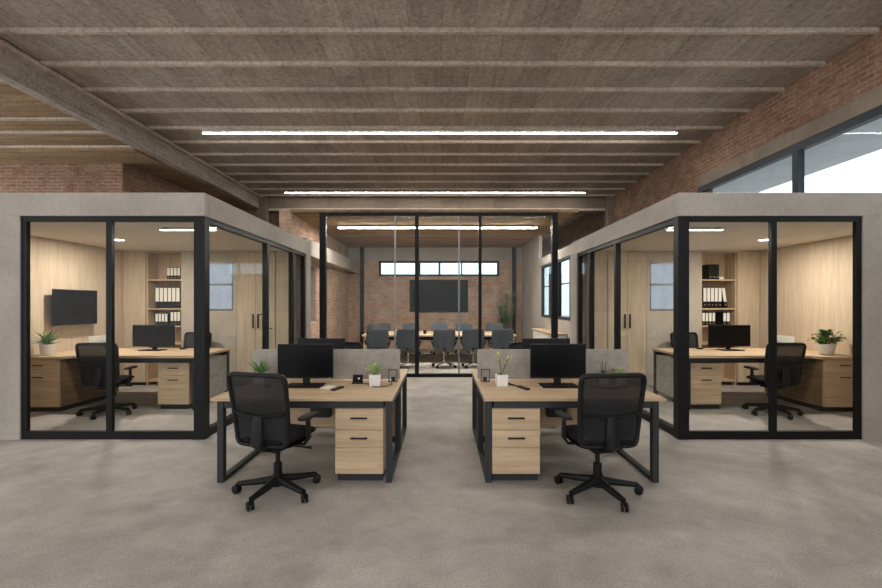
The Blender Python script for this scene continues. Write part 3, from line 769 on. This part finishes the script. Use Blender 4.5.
# ------------------------------------------------------------------ the two glass offices
HZ = 2.82; GT_ = 2.555; XO = 6.05
def office(s, nm):
    def B(mb, x0, x1, y0, y1, z0, z1, bev=0): return mb.box(s * x0, s * x1, y0, y1, z0, z1, bev)
    far = 6.2 if s > 0 else 7.4
    m = MB()
    B(m, 2.70, far, 5.13, 5.23, GT_, HZ, .004); B(m, 2.70, 2.90, 5.23, 9.3, GT_, HZ, .004); B(m, 4.81, far, 5.13, 5.23, 0, GT_); B(m, 2.70, 2.90, 9.0, 9.3, 0, GT_)
    struct(m.build('wall_%s_office' % nm, 'office_concrete'))
    m = MB(); B(m, XO, 6.2, 5.23, 9.1, 0, HZ); struct(m.build('wall_%s_office_side' % nm, 'wall_oak'))
    m = MB(); B(m, 2.90, XO, 8.92, 9.08, 0, HZ); struct(m.build('wall_%s_office_back' % nm, 'plaster'))
    m = MB(); B(m, 2.90, XO, 5.23, 8.92, 2.56, 2.72); struct(m.build('ceiling_%s_office' % nm, 'office_ceiling'))
    # plaster pier of the back wall with a made-up glowing window in place of a reflection
    m = MB(); x0, x1, z0, z1 = 3.96, 4.62, 1.42, 2.34
    B(m, 3.90, x0, 8.56, 8.92, 0, 2.56); B(m, x1, 4.93, 8.56, 8.92, 0, 2.56); B(m, x0, x1, 8.56, 8.92, 0, z0); B(m, x0, x1, 8.56, 8.92, z1, 2.56)
    struct(m.build('wall_%s_office_pier' % nm, 'plaster'))
    m = MB(); fw = .035
    B(m, x0, x1, 8.57, 8.63, z0, z0 + fw); B(m, x0, x1, 8.57, 8.63, z1 - fw, z1); B(m, x0, x1, 8.57, 8.63, 1.90, 1.94)
    B(m, x0, x0 + fw, 8.57, 8.63, z0, z1); B(m, x1 - fw, x1, 8.57, 8.63, z0, z1)
    w = struct(m.build('window_%d' % (6 if s < 0 else 7), 'alu'))
    for a, b in ((z0 + fw, 1.90), (1.94, z1 - fw)):
        m = MB(); B(m, x0 + fw, x1 - fw, 8.595, 8.605, a, b); m.build('pane', 'reflection_glow', w)
    # glazing, front
    g = thing('glass_partition', 'black framed two pane glass front of the %s office' % nm, 'glass partition', (s * 3.75, 5.19, 0), 0, 'glass office fronts')
    def G(x0, x1, y0, y1, z0, z1, name, mat, par, ox=3.75, oy=5.19):
        return MB().box(s * (x0 - ox), s * (x1 - ox), y0 - oy, y1 - oy, z0, z1).build(name, mat, par)
    G(2.705, 2.83, 5.14, 5.25, 0, GT_, 'corner_post', 'black_metal', g)
    G(4.75, 4.81, 5.15, 5.20, 0, GT_, 'post', 'black_metal', g)
    G(3.775, 3.84, 5.15, 5.20, .09, GT_ - .06, 'mullion', 'black_metal', g)
    G(2.83, 4.75, 5.15, 5.20, GT_ - .06, GT_, 'rail', 'black_metal', g)
    G(2.83, 4.75, 5.15, 5.20, 0, .09, 'rail', 'black_metal', g)
    for a, b in ((2.83, 3.775), (3.84, 4.75)): G(a, b, 5.17, 5.18, .09, GT_ - .06, 'pane', 'glass', g)
    # glazing, side towards the hall
    h = thing('glass_partition', 'black framed three pane glass side of the %s office facing the benches' % nm, 'glass partition', (s * 2.76, 6.95, 0), 0, 'glass office sides')
    def H(y0, y1, x0, x1, z0, z1, name, mat): return G(x0, x1, y0, y1, z0, z1, name, mat, h, 2.76, 6.95)
    for y in (7.06, 8.27): H(y - .035, y + .035, 2.72, 2.80, .09, GT_ - .06, 'mullion', 'black_metal')
    H(8.93, 9.0, 2.72, 2.80, 0, GT_, 'post', 'black_metal')
    H(5.25, 8.93, 2.72, 2.80, GT_ - .06, GT_, 'rail', 'black_metal'); H(5.25, 8.93, 2.72, 2.80, 0, .09, 'rail', 'black_metal')
    for a, b in ((5.25, 7.025), (7.095, 8.235), (8.305, 8.93)): H(a, b, 2.755, 2.765, .09, GT_ - .06, 'pane', 'glass')
    if s < 0:
        H(6.80, 6.94, 2.735, 2.75, 1.385, 1.40, 'handle_and_reflection', 'handle_black'); H(7.15, 7.29, 2.735, 2.75, 1.15, 1.165, 'handle_and_reflection', 'handle_black')  # the farther bar stands in for the handle's reflection in the glass
    m = MB(); B(m, 2.90, 3.155, 8.56, 8.92, 0, 2.56); struct(m.build('wall_%s_office_panel' % nm, 'wall_oak'))
    # tall wardrobe with two doors
    c = thing('wardrobe', 'tall oak two door wardrobe against the back wall of the %s office' % nm, 'wardrobe', (s * 3.525, 8.56, 0), 0, 'oak wardrobes')
    Box(-.365, .365, 0, .335, .06, 2.555).build('body', 'wall_oak', c); Box(-.36, .36, .03, .335, 0, .06).build('plinth', 'plinth', c)
    for q in (-1, 1):
        d = Box(q * .003, q * .362, -.02, 0, .07, 2.55, .002).build('door', 'wall_oak', c)
        MB().box(q * .035, q * .06, -.05, -.02, 1.09, 1.36, .003).build('handle', 'handle_black', d)
    # narrow wardrobe in the corner
    c = thing('wardrobe', 'narrow oak cupboard in the back corner of the %s office beside the bookshelf' % nm, 'wardrobe', (s * 5.83, 8.56, 0), 0, 'oak wardrobes')
    Box(-.21, .21, 0, .335, .06, 2.555).build('body', 'wall_oak', c); Box(-.20, .20, .03, .335, 0, .06).build('plinth', 'plinth', c)
    Box(-.208, .208, -.02, 0, .07, 2.55, .002).build('door', 'wall_oak', c)
    # open bookshelf
    k = thing('bookshelf', 'tall open oak bookshelf holding ring binders at the back of the %s office' % nm, 'bookshelf', (s * 5.27, 8.56, 0), 0, 'oak bookshelves')
    for q in (-1, 1): Box(q * .315, q * .34, 0, .335, 0, 2.555).build('side_panel', 'oak_z', k)
    Box(-.315, .315, .32, .335, 0, 2.555).build('back_panel', 'oak_z', k)
    Box(-.315, .315, 0, .32, 2.53, 2.555).build('top_panel', 'oak_x', k)
    SH = (.10, .80, 1.14, 1.47, 2.02)
    for z in SH: Box(-.315, .315, .005, .32, z - .028, z, .002).build('shelf', 'oak_x', k)
    # desk, L-shaped with the return along the side wall
    d = thing('office_desk', 'large L shaped oak desk in the %s office with dark metal frame' % nm, 'desk', (s * 4.7, 7.1, 0), 0, 'L shaped office desks')
    pts = [(3.58 - 4.7, 6.54 - 7.1), (5.36 - 4.7, 6.54 - 7.1), (5.44 - 4.7, 6.41 - 7.1), (6.04 - 4.7, 6.41 - 7.1), (6.04 - 4.7, 7.66 - 7.1), (3.58 - 4.7, 7.66 - 7.1)]
    pts = [(s * x, y) for x, y in pts]
    MB().prism(pts if s > 0 else pts[::-1], .762, .80, .003).build('desktop', 'oak_x', d)
    def D(x0, x1, y0, y1, z0, z1, name, mat): return MB().box(s * (x0 - 4.7), s * (x1 - 4.7), y0 - 7.1, y1 - 7.1, z0, z1).build(name, mat, d)
    for yy in (6.58, 7.56): D(3.59, 3.645, yy, yy + .06, 0, .762, 'leg', 'graphite')
    D(3.607, 3.627, 6.64, 7.56, .10, .70, 'end_panel', 'felt')
    D(3.645, 5.46, 6.57, 6.61, .69, .762, 'crossbar', 'graphite'); D(3.645, 5.46, 7.58, 7.62, .69, .762, 'crossbar', 'graphite')
    pedestal('oak drawer pedestal under the %s office desk, nearest its glass corner' % nm, (s * (3.94 if s < 0 else 3.885), 6.63, 0), .46, .56, .69)
    # credenza under the return
    e = thing('credenza', 'oak credenza with drawers along the side wall of the %s office' % nm, 'drawer unit', (s * 5.76, 6.45, 0), 0, 'oak credenzas')
    Box(-.27, .27, .04, 1.15, 0, .07).build('plinth', 'plinth', e); Box(-.28, .28, 0, 1.18, .07, .758, .002).build('body', 'oak_z', e)
    drawer(e, -.275, .275, 0, .575, .752, .67); drawer(e, -.275, .275, 0, .078, .57, .50)
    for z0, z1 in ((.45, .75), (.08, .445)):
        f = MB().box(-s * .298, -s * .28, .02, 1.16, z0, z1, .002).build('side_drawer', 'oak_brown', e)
        MB().tube([(-s * .298, .32, (z0 + z1) / 2 + .03), (-s * .312, .32, (z0 + z1) / 2 + .03), (-s * .324, .32, (z0 + z1) / 2 + .03)], [.006, .007, .014], 12).build('knob', 'chrome', f, True)
    # lamps
    strip_light('short warm strip light on the ceiling of the %s office near its glass corner' % nm, *(sorted((s * 2.98, s * 3.72))), 5.95, 2.53, 'lamp_office', .07, .03, 'office strip lights')
    t = thing('downlight', 'round recessed downlight in the middle of the %s office ceiling' % nm, 'ceiling light', (s * 5.07, 7.05, 2.56), 0, 'office downlights')
    MB().lathe([(.10, 0), (.10, -.008), (.085, -.008), (.085, -.001)], n=28).build('trim_ring', 'white_plastic', t, True)
    MB().lathe([(.084, -.004), (.084, -.006)], n=28).build('diffuser', 'lamp_down', t)
    la = bpy.data.lights.new('office_lamp', 'AREA'); la.shape = 'DISK'; la.size = .16; la.energy = 24; la.color = (1, .93, .84)
    lo = bpy.data.objects.new('office_lamp', la); COL.objects.link(lo); lo.location = (s * 5.07, 7.05, 2.545); lo.parent = None
    lb = bpy.data.lights.new('office_strip_lamp', 'AREA'); lb.shape = 'RECTANGLE'; lb.size = .7; lb.size_y = .06; lb.energy = 11; lb.color = (1, .93, .84)
    l2 = bpy.data.objects.new('office_strip_lamp', lb); COL.objects.link(l2); l2.location = (s * 3.35, 5.95, 2.51)
    # monitor, phone, sockets
    monitor('black monitor on the desk of the %s office, in front of the bookshelf' % nm, (s * 4.67, 7.30, .80), R(3 * s), .70, .35, (.34, .22), .06)
    tag(Box(-.035, .035, -.06, .06, 0, .022, .006).build('desk_phone', 'black_plastic', None, False, (s * 4.30, 7.50, .80)), 'small black handset on the %s office desk, between monitor and glass corner' % nm, 'phone')
    tag(Box(-.05, .05, -.05, .05, 0, .018, .006).build('desk_phone', 'black_plastic', None, False, (s * 5.30, 7.2, .80)), 'small black pad on the %s office desk, between monitor and side wall' % nm, 'phone')
    o = thing('socket_panel', 'white wall socket panel above the desk on the side wall of the %s office' % nm, 'socket panel', (s * XO, 7.95, .93), 0, 'wall socket panels')
    MB().box(-s * .012, 0, -.24, .24, -.06, .06, .003).build('plate', 'white_plastic', o)
    for q in (-1, 0, 1): MB().box(-s * .016, -s * .012, q * .15 - .05, q * .15 + .05, -.042, .042, .002).build('socket', 'paper', o)
office(-1, 'left'); office(1, 'right')

# binders on the office shelves
def binder(label, loc, w=.058, h=.30, d=.27, rz=0, tilt=0, dark=False, group=None):
    t = thing('ring_binder', label, 'binder', loc, rz, group)
    t.rotation_euler = (0, tilt, rz)
    Box(-w / 2, w / 2, 0, d, 0, h, .003).build('cover', 'black_plastic', t)
    if not dark: Box(-w / 2 + .006, w / 2 - .006, -.002, .001, h * .32, h - .012).build('spine_label', 'paper', t)
    MB().lathe([(.012, 0), (.012, .004), (.007, .004)], (0, 0, 0), 14, Matrix.Translation((0, .001, h * .16)) @ Matrix.Rotation(R(90), 4, 'X')).build('finger_ring', 'chrome', t)
    return t
ordn = ['leftmost', 'second from left', 'third from left', 'fourth from left', 'fifth from left', 'rightmost']
def row(nm, shelf, sx, z, x0, n, w, h, gap=.004, tilt_last=0, dark=False, src=None, y=8.60):
    for i in range(n):
        pos = 'rightmost' if i == n - 1 else ordn[i]
        kind = 'all black binder' if dark else 'black white labelled binder'
        binder('%s on %s shelf, %s office, %s of %d' % (kind, shelf, nm, pos, n),
               (x0 + (w + gap) * i + w / 2 + (.045 if tilt_last and i == n - 1 else 0), y, z), w, h, .26, 0, (R(-8) if tilt_last and i == n - 1 else 0), dark, 'binders on the %s shelf, %s office' % (shelf, nm))
row('left', 'top', -1, 2.02, -5.27 + .02, 4, .062, .235)
row('left', 'middle', -1, 1.47, -5.27 - .20, 6, .075, .40)
row('left', 'lower', -1, 1.14, -5.27 - .20, 4, .056, .235)
row('left', 'lower right', -1, 1.14, -5.27 + .09, 3, .06, .27)
row('right', 'top', 1, 2.02, 5.27 - .16, 3, .06, .29, .008, 0, True)
row('right', 'middle', 1, 1.47, 5.27 - .27, 6, .068, .40, .004, 1)
row('right', 'lower', 1, 1.14, 5.27 - .29, 4, .06, .25)
row('right', 'lower right', 1, 1.14, 5.27 + .11, 2, .065, .25)
tag(Box(-.04, .04, -.03, .03, 0, .05, .006).build('storage_box', 'white_plastic', None, False, (5.27 + .08, 8.62, 2.02)), 'tiny white box beside the black binders on the top shelf, right office', 'box')

# left office: television and plant; right office: plant
t = thing('wall_television', 'black television on a bracket on the oak side wall of the left office', 'television', (-5.93, 7.30, 1.215))
MB().box(-.02, .02, -.43, .43, 0, .565, .006).build('casing', 'black_plastic', t)
MB().box(.0195, .0215, -.42, .42, .02, .555).build('screen', 'screen', t)
MB().box(-.12, -.02, -.12, .12, .16, .40).build('wall_mount', 'black_metal', t)
MB().box(.018, .0225, -.03, .03, -.012, .012).build('receiver', 'alu', t)
planter('potted_plant', 'dark green palm-like plant in a round white pot on the credenza of the left office', (-5.80, 6.62, .80), 'palm', ('round', .095, .16), 'leaf', 1.1, 0, 21)
planter('potted_plant', 'bushy green plant in a round white pot on the credenza of the right office', (5.71, 6.68, .80), 'bushy', ('round', .115, .16), 'leaf', 1.0, 0, 23)
# meeting room plants and small things on the table
planter('potted_plant', 'tall slender leafy plant in the back right corner of the meeting room', (2.12, 14.95, 0), 'tall', ('round', .17, .36), 'leaf', 1.1, 0, 31)
planter('potted_plant', 'small dark plant on the floor in the back left corner of the meeting room', (-2.40, 15.0, 0), 'tall', ('round', .14, .30), 'leaf_dark', .52, 0, 33)
for x, y, lb in ((-.45, 12.15, 'dark mug on the meeting table, left one of the pair near the middle'), (-.16, 12.2, 'dark mug on the meeting table, right one of the pair near the middle')):
    t = thing('mug', lb, 'mug', (x, y, .745), R(30), 'mugs on the meeting table')
    MB().lathe([(.034, 0), (.042, .006), (.044, .10), (.039, .10), (.036, .02)], n=20).build('cup', 'black_plastic', t, True)
    MB().tube([(.042, 0, .075), (.07, 0, .07), (.07, 0, .03), (.042, 0, .025)], .006, 8).build('handle', 'black_plastic', t, True)
t = thing('mug', 'white mug on the meeting table, left of the dark pair', 'mug', (-1.22, 12.25, .745), 0)
MB().lathe([(.034, 0), (.042, .006), (.044, .10), (.039, .10), (.036, .02)], n=20).build('cup', 'white_ceramic', t, True)
MB().tube([(.042, 0, .075), (.07, 0, .07), (.07, 0, .03), (.042, 0, .025)], .006, 8).build('handle', 'white_ceramic', t, True)

# ------------------------------------------------------------------ light
w = bpy.data.worlds.new('sky'); scene.world = w; w.use_nodes = True
bg = w.node_tree.nodes['Background']; bg.inputs[0].default_value = (.96, .98, 1.0, 1); bg.inputs[1].default_value = 1.15

vs = scene.view_settings
vs.view_transform = 'Standard'; vs.look = 'None'; vs.gamma = 1; vs.exposure = 1.08; vs.use_curve_mapping = False
scene.cycles.max_bounces = 10; scene.cycles.diffuse_bounces = 5; scene.cycles.transparent_max_bounces = 24
scene.cycles.use_denoising = True
scene.cycles.sample_clamp_indirect = 6
scene.cycles.caustics_reflective = False; scene.cycles.caustics_refractive = False
